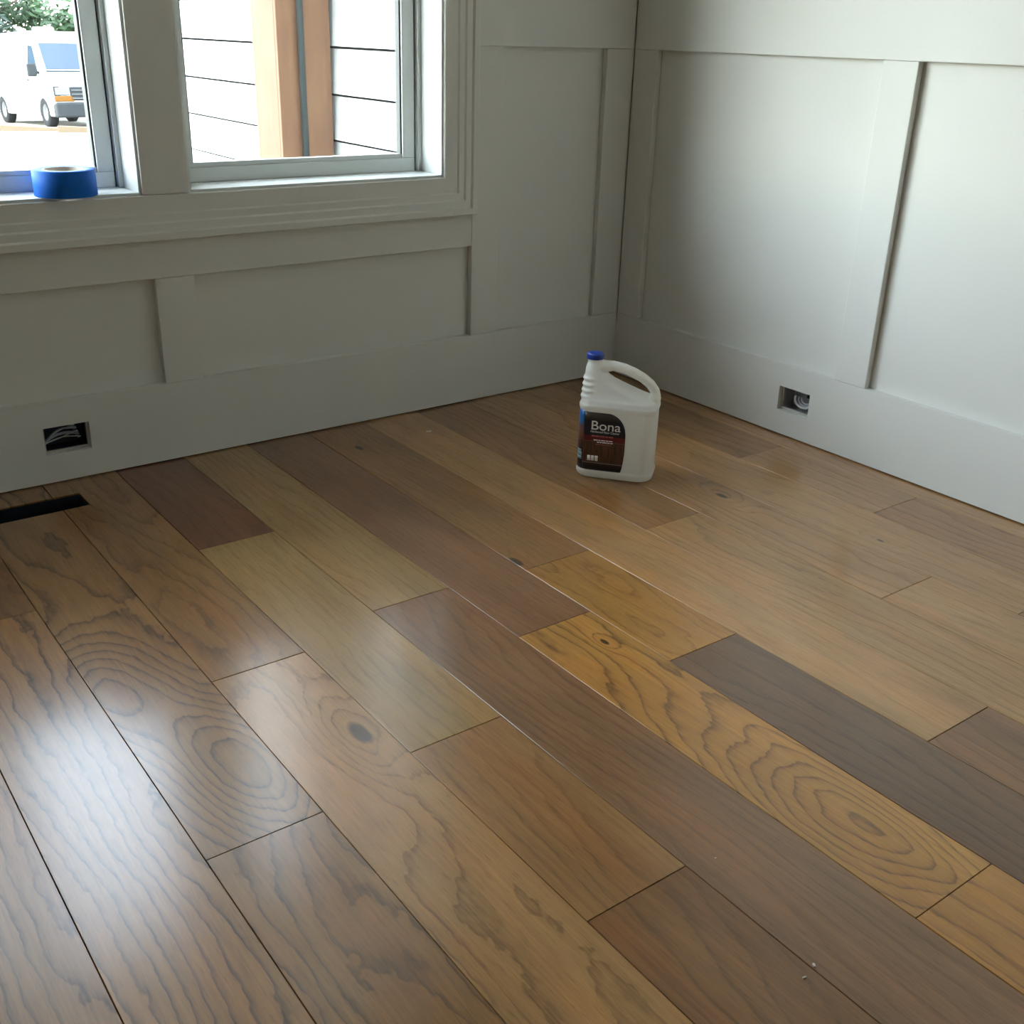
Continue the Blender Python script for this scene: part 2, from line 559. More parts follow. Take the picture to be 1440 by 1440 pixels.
# window wall boards
board('stile', -0.095, -0.001, Yf, Yb, BASE_H + G, TZ0 - G, wall_left)                       # corner stile
board('stile', -0.5226, -0.434, Yf, Yb, BASE_H + G, TZ0 - G, wall_left)                      # beside the casing
board('rail', -0.521, -0.001, Yf, Yb, TZ0, 2.349, wall_left)                                   # wide head board
board('rail', -2.857, -0.5230, Yf, Yb, 0.419, 0.5035, wall_left)                              # rail under the window
for sx in (-1.354, -2.10, -2.76):
    board('stile', sx, sx + 0.0885, Yf, Yb, BASE_H + G, 0.419 - G, wall_left)
board('stile', -2.947, -2.8585, Yf, Yb, BASE_H + G, TZ0 - G, wall_left)
board('rail', ROOM_X0, -2.859, Yf, Yb, TZ0, 2.349, wall_left)
# right wall boards
RX0, RX1 = 0.0, PD - 0.0005
board('rail', RX0, RX1, ROOM_Y0, -0.001, TZ0, 2.349, wall_right)
ys = [(-0.0887, -0.001), (-0.876, -0.7876)]
yy = -0.876 - 0.699
while yy > ROOM_Y0 + 0.2:
    ys.append((yy - 0.0884, yy))
    yy -= 0.7874
for y0, y1 in ys:
    board('stile', RX0, RX1, y0, y1, BASE_H + G, TZ0 - G, wall_right)

# ------------------------------------------------------------------ windows
def sweep_frame(prof, x0, x1, z0, z1, y_face):
    """mitred picture-frame moulding round a rectangle; prof = [(distance outwards, height)]"""
    rings = []
    corners = [(x0, z0, -1, -1), (x1, z0, 1, -1), (x1, z1, 1, 1), (x0, z1, -1, 1)]
    sides = []
    for i in range(4):
        mb = MB()
        rr = []
        for c in (corners[i], corners[(i + 1) % 4]):
            rr.append([(c[0] + c[2] * d, y_face - h, c[1] + c[3] * d) for d, h in prof])
        mb.loft(rr, cap=True, smooth=False)
        sides.append(mb)
    return sides


prof = [(0.0, -0.016), (0.0, 0.008), (0.002, 0.010), (0.036, 0.0115), (0.040, 0.0145), (0.054, 0.0150), (0.058, 0.0185), (0.073, 0.0185), (0.077, 0.0235), (0.0905, 0.0235), (0.093, 0.021), (0.093, -0.016)]
cs_ = sweep_frame(prof, WINX[2][0], WINX[0][1], WZ0, WZ1, 0.0)
names = ('window_stool_casing', 'side_casing', 'head_casing', 'side_casing')
trim = struct(empty('trim_1', (-1.31, 0.0, WZ0)))
for mb, nm in zip(cs_, names):
    o = mb.build('casing_board' if nm != 'head_casing' else 'casing_board', M['paint'], trim)
    o.matrix_parent_inverse = Matrix.Translation((1.31, 0, -WZ0))
for ml in (0, 1):
    mo = MB().box(WINX[ml + 1][1], WINX[ml][0], -0.010, WY0 - 0.0005, WZ0 + 0.001, WZ1 - 0.001).build('mullion_board', M['paint'], trim, bevel=0.0015)
    mo.matrix_parent_inverse = Matrix.Translation((1.31, 0, -WZ0))

SY = 0.098     # inner face of the lower sash


def window(n, x0, x1):
    root = struct(empty('window_%d' % n, ((x0 + x1) / 2, 0.08, WZ0)))
    inv = Matrix.Translation((-(x0 + x1) / 2, -0.08, -WZ0))

    def part(mb, name, mat, bevel=0.001, parent=None):
        o = mb.build(name, mat, parent or root, bevel=bevel)
        if parent is None:
            o.matrix_parent_inverse = inv
        return o
    t = 0.006
    # jamb extensions with a 4 mm reveal against the casing
    part(MB().box(x1 - t, x1, -0.004, 0.150, WZ0, WZ1), 'jamb', M['vinyl'])
    part(MB().box(x0, x0 + t, -0.004, 0.150, WZ0, WZ1), 'jamb', M['vinyl'])
    part(MB().box(x0 + t, x1 - t, -0.004, 0.150, WZ1 - t, WZ1), 'head_jamb', M['vinyl'])
    part(MB().box(x0 + t, x1 - t, -0.004, 0.150, WZ0, WZ0 + t), 'sill', M['vinyl'])
    # blind stops that leave the narrow dark slot beside the sash
    a, b = x0 + t, x1 - t
    zb = WZ0 + t
    zm = 1.475
    for s0, s1 in ((a, a + 0.010), (b - 0.010, b)):
        part(MB().box(s0, s1, 0.086, 0.150, zb, WZ1 - t), 'jamb_liner', M['vinyl'])
    for s0, s1 in ((a + 0.010, a + 0.0135), (b - 0.0135, b - 0.010)):
        part(MB().box(s0, s1, 0.104, 0.146, zb, WZ1 - t), 'weather_strip', M['gasket'], 0.0)
    a += 0.0135
    b -= 0.0135
    # lower sash
    sw = 0.034
    lower = part(MB().box(a, b, SY, SY + 0.030, zb, zb + 0.032), 'lower_sash', M['vinyl'], 0.0015)
    lower.data.name = 'sash_bottom_rail'

    def sub(mb, name, mat, bevel=0.001):
        return part(mb, name, mat, bevel, parent=lower)
    sub(MB().box(a, a + sw, SY, SY + 0.030, zb + 0.032, zm - 0.02), 'sash_stile', M['vinyl'], 0.0015)
    sub(MB().box(b - sw, b, SY, SY + 0.030, zb + 0.032, zm - 0.02), 'sash_stile', M['vinyl'], 0.0015)
    sub(MB().box(a, b, SY, SY + 0.030, zm - 0.02, zm + 0.018), 'meeting_rail', M['vinyl'], 0.0015)
    sub(MB().box(a + sw, b - sw, SY + 0.006, SY + 0.026, zb + 0.032, zb + 0.042), 'glazing_bead', M['vinyl'], 0.001)
    for s0, s1 in ((a + sw, a + sw + 0.004), (b - sw - 0.004, b - sw)):
        sub(MB().box(s0, s1, SY + 0.006, SY + 0.026, zb + 0.042, zm - 0.02), 'glazing_bead', M['gasket'], 0.0)
    sub(MB().box(a + sw, b - sw, SY + 0.013, SY + 0.017, zb + 0.036, zm - 0.02), 'pane', M['glass'], 0.0)
    # upper sash, further out
    u0 = SY + 0.031
    up = part(MB().box(a, b, u0, u0 + 0.022, zm - 0.018, zm + 0.02), 'upper_sash', M['vinyl'], 0.0015)
    for mb, nm, mt in ((MB().box(a, a + sw, u0, u0 + 0.022, zm + 0.02, WZ1 - 0.05), 'sash_stile', 'vinyl'),
                       (MB().box(b - sw, b, u0, u0 + 0.022, zm + 0.02, WZ1 - 0.05), 'sash_stile', 'vinyl'),
                       (MB().box(a, b, u0, u0 + 0.022, WZ1 - 0.05, WZ1 - t), 'top_rail', 'vinyl'),
                       (MB().box(a + sw, b - sw, u0 + 0.009, u0 + 0.013, zm + 0.02, WZ1 - 0.05), 'pane', 'glass')):
        part(mb, nm, M[mt], 0.0, parent=up)
    return root


window(1, *WINX[0])
window(2, *WINX[1])
window(3, *WINX[2])  # out of view, added to bring more light into the room

# ------------------------------------------------------------------ floor planks
SEAM0, PW = -0.062, 0.1585
GAP = 0.0006
T = {
    'tan': (0.385, 0.205, 0.072), 'gold': (0.390, 0.182, 0.036), 'olive': (0.335, 0.198, 0.068),
    'brown': (0.205, 0.092, 0.030), 'mid': (0.280, 0.138, 0.044), 'mauve': (0.225, 0.108, 0.045),
    'dark': (0.150, 0.070, 0.027), 'red': (0.175, 0.062, 0.022),
}


def K(**k):
    d = dict(ring=0.35, wave=7.0, tilt=26.0, jag=0.9, seed=0.0)
    for c in 'ab':
        d.update({'knot_%s_u' % c: 0.0, 'knot_%s_v' % c: 0.0, 'knot_%s_radius' % c: 0.01, 'knot_%s_rings' % c: 0.0, 'knot_%s_core' % c: 0.0, 'knot_%s_squash' % c: 0.45})
    d.update(k)
    return d


# per column: list of joints y (from the wall outwards) and, per plank between joints, (tone, ring params, knots in world x, y)
COLS = {
    -1: ([-1.9, -3.4], [('tan', {}), ('brown', {}), ('tan', {})]),
    0: ([-0.712, -1.098, -2.3], [('mid', {}), ('tan', {}), ('mid', dict(ring=0.5)), ('mid', {})]),
    1: ([-1.525, -2.9], [('tan', dict(ring=0.3, ka=(-0.326, -1.193, 0.02, 2, 0.004))), ('mid', {}), ('tan', {})]),
    2: ([-1.349, -2.6], [('tan', dict(ring=0.45, wave=9, ka=(-0.428, -0.85, 0.035, 3, 0.008))), ('tan', dict(ring=0.25)), ('brown', {})]),
    3: ([-0.889, -2.2], [('mid', {}), ('tan', dict(ring=0.40, tilt=40)), ('dark', {})]),
    4: ([-1.66, -3.0], [('tan', dict(ring=0.22, wave=6)), ('brown', dict(ring=0.5)), ('tan', {})]),
    5: ([-0.898, -1.287, -2.6], [('mid', dict(ring=0.25, tilt=60, ka=(-1.006, -0.86, 0.02, 2, 0.009), kb=(-0.957, -0.16, 0.02, 2, 0.008))),
                                ('gold', dict(ring=0.5, wave=16, jag=1.2)), ('dark', dict(ring=0.5, wave=9)), ('mid', {})]),
    6: ([-1.088, -1.858, -3.1], [('mauve', dict(ring=0.15, tilt=60)), ('gold', dict(ring=0.85, wave=11, tilt=14, jag=1.0, ka=(-1.062, -1.182, 0.014, 2, 0.005), kb=(-1.09, -1.72, 0.075, 6, 0))),
                                ('gold', dict(ring=0.7, wave=10)), ('brown', {})]),
    7: ([-0.876, -2.15], [('olive', dict(ring=0.30, tilt=46)), ('mauve', dict(ring=0.36, wave=8, tilt=40)), ('mid', {})]),
    8: ([-0.483, -1.258, -1.642, -2.9], [('red', dict(ring=0.35)), ('olive', dict(ring=0.30, tilt=34)), ('mid', dict(ring=0.35, tilt=44)), ('brown', dict(ring=0.45, tilt=44)), ('mid', {})]),
    9: ([-0.933, -2.3], [('mid', dict(ring=0.55, wave=9, jag=1.2)), ('tan', dict(ring=0.65, wave=10, tilt=20, jag=1.2, ka=(-1.524, -1.176, 0.052, 4.0, 0.0145))), ('mid', {})]),
    10: ([-1.301, -2.6], [('mid', dict(ring=0.95, wave=7, tilt=10, jag=0.9, ka=(-1.785, -0.872, 0.085, 7.5, 0.0), kb=(-1.700, -1.150, 0.085, 8.0, 0.0))),
                          ('mid', dict(ring=0.80, wave=11, tilt=26, jag=1.3)), ('brown', {})]),
    11: ([-0.556, -2.4], [('brown', dict(ring=0.5)), ('mid', dict(ring=1.0, wave=10, tilt=36, jag=1.1)), ('mid', {})]),
    12: ([-1.8], [('mid', dict(ring=0.9, wave=9, tilt=40, jag=1.2)), ('mid', {})]),
}
rp = random.Random(3)
for c in range(13, 29):
    y = -rp.uniform(0.4, 1.6)
    js = []
    while y > ROOM_Y0 + 0.4:
        js.append(y)
        y -= rp.uniform(0.9, 1.6)
    COLS[c] = (js, [(rp.choice(['mid', 'brown', 'tan', 'olive', 'gold']), dict(ring=rp.uniform(0.3, 0.7))) for _ in range(len(js) + 1)])

seed = 0
for c in sorted(COLS):
    joints, planks = COLS[c]
    xr = min(SEAM0 - PW * c, 0.014)
    xl = max(SEAM0 - PW * (c + 1), ROOM_X0)
    if xr - xl < 0.01:
        continue
    bounds = [0.012] + joints + [ROOM_Y0]
    for i, (tone, kw) in enumerate(planks):
        y1, y0 = bounds[i] - (GAP if i else 0), bounds[i + 1] + GAP
        x0, x1 = xl + GAP, xr - GAP
        pieces = []
        # the duct opening cuts the planks it crosses
        if y1 > vy1 and x1 > vx0 and x0 < vx1:
            if x0 >= vx0 and x1 <= vx1:                               # fully crossed
                pieces = [[(x0, vy1), (x1, vy1), (x1, y1), (x0, y1)], [(x0, y0), (x1, y0), (x1, vy0), (x0, vy0)]]
            elif x0 < vx0:                                            # notch in the right side
                pieces = [[(x0, y0), (x1, y0), (x1, vy0), (vx0, vy0), (vx0, vy1), (x1, vy1), (x1, y1), (x0, y1)]]
            else:                                                     # notch in the left side
                pieces = [[(x0, y0), (x1, y0), (x1, y1), (x0, y1), (x0, vy1), (vx1, vy1), (vx1, vy0), (x0, vy0)]]
        else:
            pieces = [[(x0, y0), (x1, y0), (x1, y1), (x0, y1)]]
        for poly in pieces:
            seed += 1
            cx, cy = (x0 + x1) / 2, (poly[0][1] + poly[2][1]) / 2
            mb = MB().prism([(px - cx, py - cy) for px, py in poly], 2, -0.0155, rp.uniform(-0.0002, 0.0002))
            o = mb.build('floor_plank', M['oak'], floor, (cx, cy, 0.0), bevel=0.0004, seg=1)
            kk = {k_: v_ for k_, v_ in kw.items() if k_ not in ('ka', 'kb')}
            for nm in 'ab':
                kn = kw.get('k' + nm)
                if kn:
                    kk.update({'knot_%s_u' % nm: kn[0] - cx, 'knot_%s_v' % nm: kn[1] - cy, 'knot_%s_radius' % nm: kn[2],
                               'knot_%s_rings' % nm: float(kn[3]), 'knot_%s_core' % nm: float(kn[4])})
            for k_, v_ in K(seed=seed * 1.37, **{a_: float(b_) for a_, b_ in kk.items()}).items():
                o[k_] = v_
            j = rp.uniform(0.94, 1.06)
            t_ = T[tone]
            o.color = (t_[0] * j, t_[1] * j * rp.uniform(0.985, 1.015), t_[2] * j, 1)

# ------------------------------------------------------------------ duct opening in the floor
vc = ((vx0 + vx1) / 2, (vy0 + vy1) / 2)
duct = empty('floor_duct', (vc[0], vc[1], -0.30))
tag(duct, 'uncovered dark metal floor duct opening beside the wall under the window', 'floor duct')
th = 0.0012
for a, b, c_, d in ((vx0 + 0.0006, vx0 + th, vy0 + 0.0006, vy1 - 0.0006), (vx1 - th, vx1 - 0.0006, vy0 + 0.0006, vy1 - 0.0006),
                    (vx0 + th, vx1 - th, vy0 + 0.0006, vy0 + th), (vx0 + th, vx1 - th, vy1 - th, vy1 - 0.0006)):
    MB().box(a - vc[0], b - vc[0], c_ - vc[1], d - vc[1], 0.0, 0.297).build('duct_side', M['duct'], duct)
MB().box(vx0 - vc[0], vx1 - vc[0], vy0 - vc[1], vy1 - vc[1], -0.002, 0.0).build('duct_bottom', M['duct'], duct)

# ------------------------------------------------------------------ electrical boxes in the baseboards
def arc_pts(fn, n=14):
    return [fn(i / (n - 1)) for i in range(n)]


def elec_box(loc, rz, wmm, h, label, shell_mat, style):
    """local x along the wall, y into the wall, z up; origin at the lower middle of the opening"""
    root = empty('electrical_box', loc, rz)
    tag(root, label, 'electrical box')
    d0, d1 = -0.0010, 0.062
    hw = wmm / 2 - 0.0006
    e = 0.0022
    sh = MB()
    sh.box(-hw, hw, d1 - 0.002, d1, 0.0006, h - 0.0006)
    MB().box(-wmm / 2 + 0.0004, wmm / 2 - 0.0004, 0.148, 0.153, 0.0004, h - 0.0004).build('back_plate', shell_mat, root)
    shell = sh.build('box_back', shell_mat, root)
    for q in ((-hw, -hw + e, 0.0006, h - 0.0006), (hw - e, hw, 0.0006, h - 0.0006)):
        MB().box(q[0], q[1], 0.019, d1 - 0.002, q[2], q[3]).build('box_side', shell_mat, root)
    for q in ((0.0006, 0.0006 + e), (h - 0.0006 - e, h - 0.0006)):
        MB().box(-hw + e, hw - e, 0.019, d1 - 0.002, q[0], q[1]).build('box_side', shell_mat, root)
    # raw drywall edge showing round the opening
    k = 0.004 if style == 'left' else 0.005
    rim = MB()
    rim.box(-hw, hw, 0.012, 0.0188, 0.0006, 0.0006 + k)
    rim.box(-hw, hw, 0.012, 0.0188, h - 0.0006 - k * 0.4, h - 0.0006)
    rim.box(hw - k, hw, 0.012, 0.0188, 0.0006 + k, h - 0.0006 - k * 0.4)
    rim.box(-hw, -hw + k, 0.012, 0.0188, 0.0006 + k, h - 0.0006 - k * 0.4)
    rim.build('drywall_edge', M['drywall'], root)
    for z in (0.010, h - 0.010):
        MB().lathe([(0.0, 0.0), (0.0028, 0.0), (0.0034, 0.001), (0.0028, 0.0022), (0.0, 0.0024)], 10).build('screw', M['galv'], root, (hw - 0.010, 0.034, z - 0.001))
    return root, hw


rb, hw = elec_box((( BOXL[0] + BOXL[1]) / 2, 0.0, BOXL[2]), 0.0, BOXL[1] - BOXL[0], BOXL[3] - BOXL[2],
                  'dark blue open electrical box with bundled grey wires in the baseboard under the window', M['box_blue'], 'left')
rw = random.Random(5)
for i in range(7):
    z0 = 0.014 + 0.003 * i * 0.4
    z1 = 0.020 + 0.0052 * i
    bow = rw.uniform(-0.006, 0.010)
    yb = 0.026 + rw.uniform(0.0, 0.014)
    pts = arc_pts(lambda t: (-hw + 0.006 + (2 * hw - 0.020 - 0.002 * i) * t, yb + 0.010 * math.sin(PI * t) - 0.003, z0 + (z1 - z0) * t + bow * math.sin(PI * t)))
    last = Vector(pts[-1])
    pts += [last + Vector((0.004, 0.010, -0.004)), last + Vector((0.001, 0.020, -0.010))]
    MB().tube(pts, 0.0019 if i % 3 else 0.0012, 8).build('wire', M['wire_grey'] if i % 3 else M['wire_white'], rb)

rb, hw = elec_box((0.0, (BOXR[0] + BOXR[1]) / 2, BOXR[2]), -PI / 2, BOXR[1] - BOXR[0], BOXR[3] - BOXR[2],
                  'steel open electrical box with a coiled pale cable in the right wall baseboard', M['galv'], 'right')
for i in range(3):
    rr = 0.018 - 0.004 * i
    pts = arc_pts(lambda t: (0.008 + rr * 1.3 * math.cos(2.6 + 4.6 * t), 0.025 + 0.006 * i + 0.010 * t, 0.031 + rr * math.sin(2.6 + 4.6 * t)), 20)
    pts.append(Vector(pts[-1]) + Vector((0.010, 0.008, 0.004)))
    MB().tube(pts, 0.0032 - 0.0006 * i, 8).build('cable', M['wire_white'] if i != 1 else M['wire_grey'], rb)
MB().box(0.006, 0.034, 0.044, 0.058, 0.036, 0.046).build('cable_clamp', M['dark_plastic'], rb, bevel=0.001)

# ------------------------------------------------------------------ blue tape roll on the sill
tape = empty('tape_roll', (-1.508, 0.024, WZ0 + 0.006))
tag(tape, 'roll of blue masking tape lying flat on the left window sill', 'tape roll')
ro, ri, hh = 0.0605, 0.040, 0.051
MB().lathe([(ri, 0.0), (ro - 0.001, 0.0), (ro, 0.001), (ro, hh - 0.001), (ro - 0.001, hh), (ri + 0.006, hh), (ri + 0.001, hh - 0.0005), (ri, hh - 0.001), (ri, 0.0)], 56).build('tape_winding', M['blue_tape'], tape)
MB().lathe([(ri - 0.0035, 0.0005), (ri - 0.0002, 0.0005), (ri - 0.0002, hh - 0.0005), (ri - 0.0035, hh - 0.0005), (ri - 0.0035, 0.0005)], 48).build('cardboard_core', M['card'], tape)

# ------------------------------------------------------------------ the jug of floor cleaner
jug = empty('cleaner_jug', (-0.536, -0.616, 0.0005), math.atan2(-0.77, 0.64))
tag(jug, 'white plastic jug of floor cleaner with blue cap and dark label on the floor', 'jug')
JA, JB, JR = 0.0885, 0.0565, 0.030


def rrect(a0, a1, bh, r, z, n=7):
    """rounded rectangle section: a0..a1 along the jug, +-bh across it"""
    r = min(r, bh * 0.98, (a1 - a0) / 2 * 0.98)
    pts = []
    for cx_, cy_, st in ((a1 - r, bh - r, 0), (a0 + r, bh - r, 1), (a0 + r, -bh + r, 2), (a1 - r, -bh + r, 3)):
        for k in range(n):
            t = (st + k / (n - 1)) * PI / 2
            pts.append((cx_ + r * math.cos(t), cy_ + r * math.sin(t), z))
    return pts


jb = MB()
rings = []
for z, ins in ((0.0, 0.010), (0.002, 0.005), (0.006, 0.0015), (0.012, 0.0), (0.0175, 0.0), (0.020, 0.0022), (0.160, 0.0022), (0.164, 0.0), (0.171, 0.0), (0.176, 0.003)):
    rings.append(rrect(-JA + ins, JA - ins, JB - ins, JR, z))
for z, a0, a1, bh in ((0.182, -0.0850, 0.0800, 0.0510), (0.188, -0.0850, 0.0640, 0.0450), (0.196, -0.0850, 0.0450, 0.0400), (0.204, -0.0850, 0.0260, 0.0370),
                      (0.213, -0.0848, 0.0050, 0.0340), (0.222, -0.0842, -0.0140, 0.0310), (0.232, -0.0835, -0.0290, 0.0280), (0.242, -0.0825, -0.0400, 0.0250), (0.250, -0.0815, -0.0425, 0.0215), (0.257, -0.0790, -0.0445, 0.0180), (0.262, -0.0775, -0.0455, 0.0160)):
    rings.append(rrect(a0, a1, bh, 0.028, z))
jb.loft(rings)
# handle: an arched bar from the neck to the back of the body
hp = [(-0.054, 0.242), (-0.040, 0.2510), (-0.020, 0.2535), (0.004, 0.2495), (0.026, 0.2420), (0.047, 0.2315), (0.064, 0.2195), (0.0755, 0.2050), (0.0775, 0.1900), (0.0760, 0.1720), (0.0735, 0.150)]
hr = []
for i, (a, z) in enumerate(hp):
    p0, p1 = hp[max(i - 1, 0)], hp[min(i + 1, len(hp) - 1)]
    t = Vector((p1[0] - p0[0], 0, p1[1] - p0[1])).normalized()
    nrm = Vector((-t.z, 0, t.x))
    hw_, ht_ = (0.0140, 0.0108) if 1 < i < 8 else (0.018, 0.013)
    hr.append([Vector((a, 0, z)) + nrm * (ht_ * math.cos(2 * PI * k / 20)) + Vector((0, 1, 0)) * (hw_ * math.sin(2 * PI * k / 20)) for k in range(20)])
jb.loft(hr)
# neck finish under the cap
jb.lathe([(0.0165, 0.250), (0.0165, 0.270), (0.0150, 0.274)], 24, (-0.0625, 0, 0), cap=True)
# moulded grip ribs on the front of the neck
for k in range(4):
    z = 0.187 + 0.0125 * k
    hwk = 0.040 - 0.0045 * k
    rr_ = []
    for (ee, sc) in ((-0.0030, 0.0), (-0.0024, 0.7), (0, 1.0), (0.0024, 0.7), (0.0030, 0.0)):
        rr_.append([(x_, y_, z + ee) for x_, y_, _ in rrect(-0.0868 - 0.0014 * sc + 0.0006 * k, -0.040, hwk + 0.0035 + 0.0015 * sc, 0.022, 0)])
    jb.loft(rr_)
tmp = jb.build('jug_source', None)
rm = tmp.modifiers.new('remesh', 'REMESH')
rm.mode = 'VOXEL'
rm.voxel_size = 0.0022
rm.use_smooth_shade = True
sm = tmp.modifiers.new('smooth', 'SMOOTH')
sm.factor = 0.5
sm.iterations = 3
dg = bpy.context.evaluated_depsgraph_get()
me = bpy.data.meshes.new_from_object(tmp.evaluated_get(dg))
bpy.data.objects.remove(tmp)
me.name = 'jug_body'
for p_ in me.polygons:
    p_.use_smooth = True
obj('jug_body', me, M['hdpe'], jug)
# cap with a knurled skirt
cp = MB()
cr = []
for r, z in ((0.0170, 0.2665), (0.0186, 0.2670), (0.0188, 0.2680), (0.0188, 0.2770), (0.0178, 0.2795), (0.0150, 0.2805), (0.0, 0.2808)):
    cr.append([Vector(((r + (0.0005 if k % 2 and 0.266 < z < 0.280 else 0)) * math.cos(2 * PI * k / 48), (r + (0.0005 if k % 2 and 0.266 < z < 0.280 else 0)) * math.sin(2 * PI * k / 48), z)) for k in range(48)])
cp.loft(cr, cap=False)
cap = cp.build('cap', M['cap_blue'], jug, (-0.0625, 0, 0))
tag(cap, 'blue screw cap')


def label_mat():
    N = Nodes('dark_printed_label')
    uv = N.add('ShaderNodeTexCoord').outputs['UV']
    s = N.add('ShaderNodeSeparateXYZ', {0: uv})
    u, v = s.outputs[0], s.outputs[1]
    # v: height over the label, u: along the wrap
    planks = N.noise(N.xyz(N.math('MULTIPLY', u, 26.0), N.math('MULTIPLY', v, 4.0), 0.0), 1.0, 4.0)
    wood = N.ramp(planks, [(0.3, (0.035, 0.014, 0.007)), (0.55, (0.085, 0.034, 0.015)), (0.75, (0.14, 0.065, 0.03))])
    base = N.ramp(v, [(0.0, (0.010, 0.007, 0.009)), (0.12, (0.030, 0.012, 0.010)), (0.14, (1, 1, 1)), (0.50, (1, 1, 1)), (0.505, (0.10, 0.008, 0.010)), (0.60, (0.13, 0.008, 0.012)), (0.61, (0.006, 0.007, 0.014)), (0.86, (0.006, 0.007, 0.014)), (0.90, (0.035, 0.028, 0.024)), (1.0, (0.05, 0.04, 0.034))])
    mask = N.math('MULTIPLY', N.math('GREATER_THAN', v, 0.13), N.math('LESS_THAN', v, 0.503))
    c = N.mix(mask, base, wood)
    N.principled(Base_Color=c, Roughness=0.35)
    return N.mat


def strip_mat():
    N = Nodes('blue_to_brown_label_strip')
    uv = N.add('ShaderNodeTexCoord').outputs['UV']
    s = N.add('ShaderNodeSeparateXYZ', {0: uv})
    nz = N.noise(N.xyz(N.math('MULTIPLY', s.outputs[0], 9.0), N.math('MULTIPLY', s.outputs[1], 9.0), 0.0), 1.0, 3.0)
    v = N.math('ADD', s.outputs[1], N.math('MULTIPLY', N.math('SUBTRACT', nz, 0.5), 0.10))
    c = N.ramp(v, [(0.0, (0.010, 0.007, 0.009)), (0.12, (0.02, 0.012, 0.010)), (0.30, (0.035, 0.018, 0.015)), (0.45, (0.06, 0.02, 0.012)), (0.62, (0.17, 0.06, 0.04)), (0.74, (0.12, 0.06, 0.06)), (0.80, (0.02, 0.13, 0.33)), (1.0, (0.012, 0.11, 0.36))])
    N.principled(Base_Color=c, Roughness=0.35)
    return N.mat


M['label'] = label_mat()
M['label_strip'] = strip_mat()
M['ink_white'] = simple('white_ink', (0.80, 0.80, 0.78), 0.5)
M['ink_red'] = simple('pale_red_ink', (0.45, 0.10, 0.09), 0.5)
M['ink_blue'] = simple('pale_blue_ink', (0.30, 0.45, 0.48), 0.5)


def wrap_point(sd, off):
    """point on the near half of the jug wall: sd is the distance along it from the left-front corner's end on the broad face"""
    a_s = -JA + JR + 0.0022
    bf = -JB + 0.0022 - off
    if sd >= 0:
        return a_s + sd, bf
    q = JR * PI / 2
    if sd > -q:
        t = -sd / JR
        return a_s - (JR + off) * math.sin(t), -JB + 0.0022 + JR - (JR + off) * math.cos(t)
    return -JA + 0.0022 - off, -JB + 0.0022 + JR + (-sd - q)


def label_patch(name, s0, s1, zt, zb, mat, parent=None, off=0.0011, n=40, m_=10):
    me = bpy.data.meshes.new(name)
    vs, uvs, fs = [], [], []
    for i in range(n + 1):
        sd = s0 + (s1 - s0) * i / n
        x_, y_ = wrap_point(sd, off)
        top, bot = zt(sd), zb(sd)
        for k in range(m_ + 1):
            z = bot + (top - bot) * k / m_
            vs.append((x_, y_, z))
            uvs.append((sd / 0.1, (z - 0.022) / 0.136))
    for i in range(n):
        for k in range(m_):
            a = i * (m_ + 1) + k
            fs.append((a, a + m_ + 1, a + m_ + 2, a + 1))
    me.from_pydata(vs, [], fs)
    ul = me.uv_layers.new(name='wrap')
    for lp in me.loops:
        ul.data[lp.index].uv = uvs[lp.vertex_index]
    for p_ in me.polygons:
        p_.use_smooth = True
    o = obj(name, me, mat, parent or jug)
    sd_ = o.modifiers.new('thickness', 'SOLIDIFY')
    sd_.thickness = 0.0012
    sd_.offset = -1
    return o


LT, LB = 0.1585, 0.0215
S_END = 0.080


def zt_main(sd):
    # straight top that rounds down into the right edge
    r0 = 0.042
    x_ = sd - (S_END - r0)
    if x_ <= 0:
        return LT
    return LT - 0.048 + 0.048 * math.sqrt(max(0.0, 1 - (x_ / r0) ** 2)) if x_ < r0 else LT - 0.048


def zb_main(sd):
    x_ = (sd - (S_END - 0.007)) / 0.007
    return LB + (0.045 * max(0.0, x_) ** 2)


lab = label_patch('label', -0.0145, S_END, zt_main, zb_main, M['label'], n=48)
tag(lab, 'dark wrap label with white lettering')
strip = label_patch('label_strip', -0.062, -0.0152, lambda s_: LT, lambda s_: LB, M['label_strip'], n=20)
tag(strip, 'narrow label strip, blue above and brown below')


def lettering(name, txt, size, sd, z, mat, parent, squeeze=1.0, bold=0.0):
    cu = bpy.data.curves.new('lettering', 'FONT')
    cu.body = txt
    cu.size = size
    cu.extrude = 0.0002
    cu.offset = bold
    to = bpy.data.objects.new('lettering_source', cu)
    col.objects.link(to)
    dg_ = bpy.context.evaluated_depsgraph_get()
    me_ = bpy.data.meshes.new_from_object(to.evaluated_get(dg_))
    bpy.data.objects.remove(to)
    me_.name = name
    for v_ in me_.vertices:
        x_, y_ = wrap_point(sd + v_.co.x * squeeze, 0.0015 + v_.co.z)
        v_.co = (x_, y_, z + v_.co.y)
    return obj(name, me_, mat, parent)


lettering('brand_lettering', 'Bona', 0.0300, 0.0003, 0.1185, M['ink_white'], lab, 1.12, 0.00010)
lettering('product_lettering', 'Hardwood Floor Cleaner', 0.0072, 0.0010, 0.1115, M['ink_white'], lab, 0.88)


def ink(name, s0, s1, z0, z1, mat, parent):
    return label_patch(name, s0, s1, lambda s_: z1, lambda s_: z0, mat, parent, off=0.0016, n=3, m_=1)


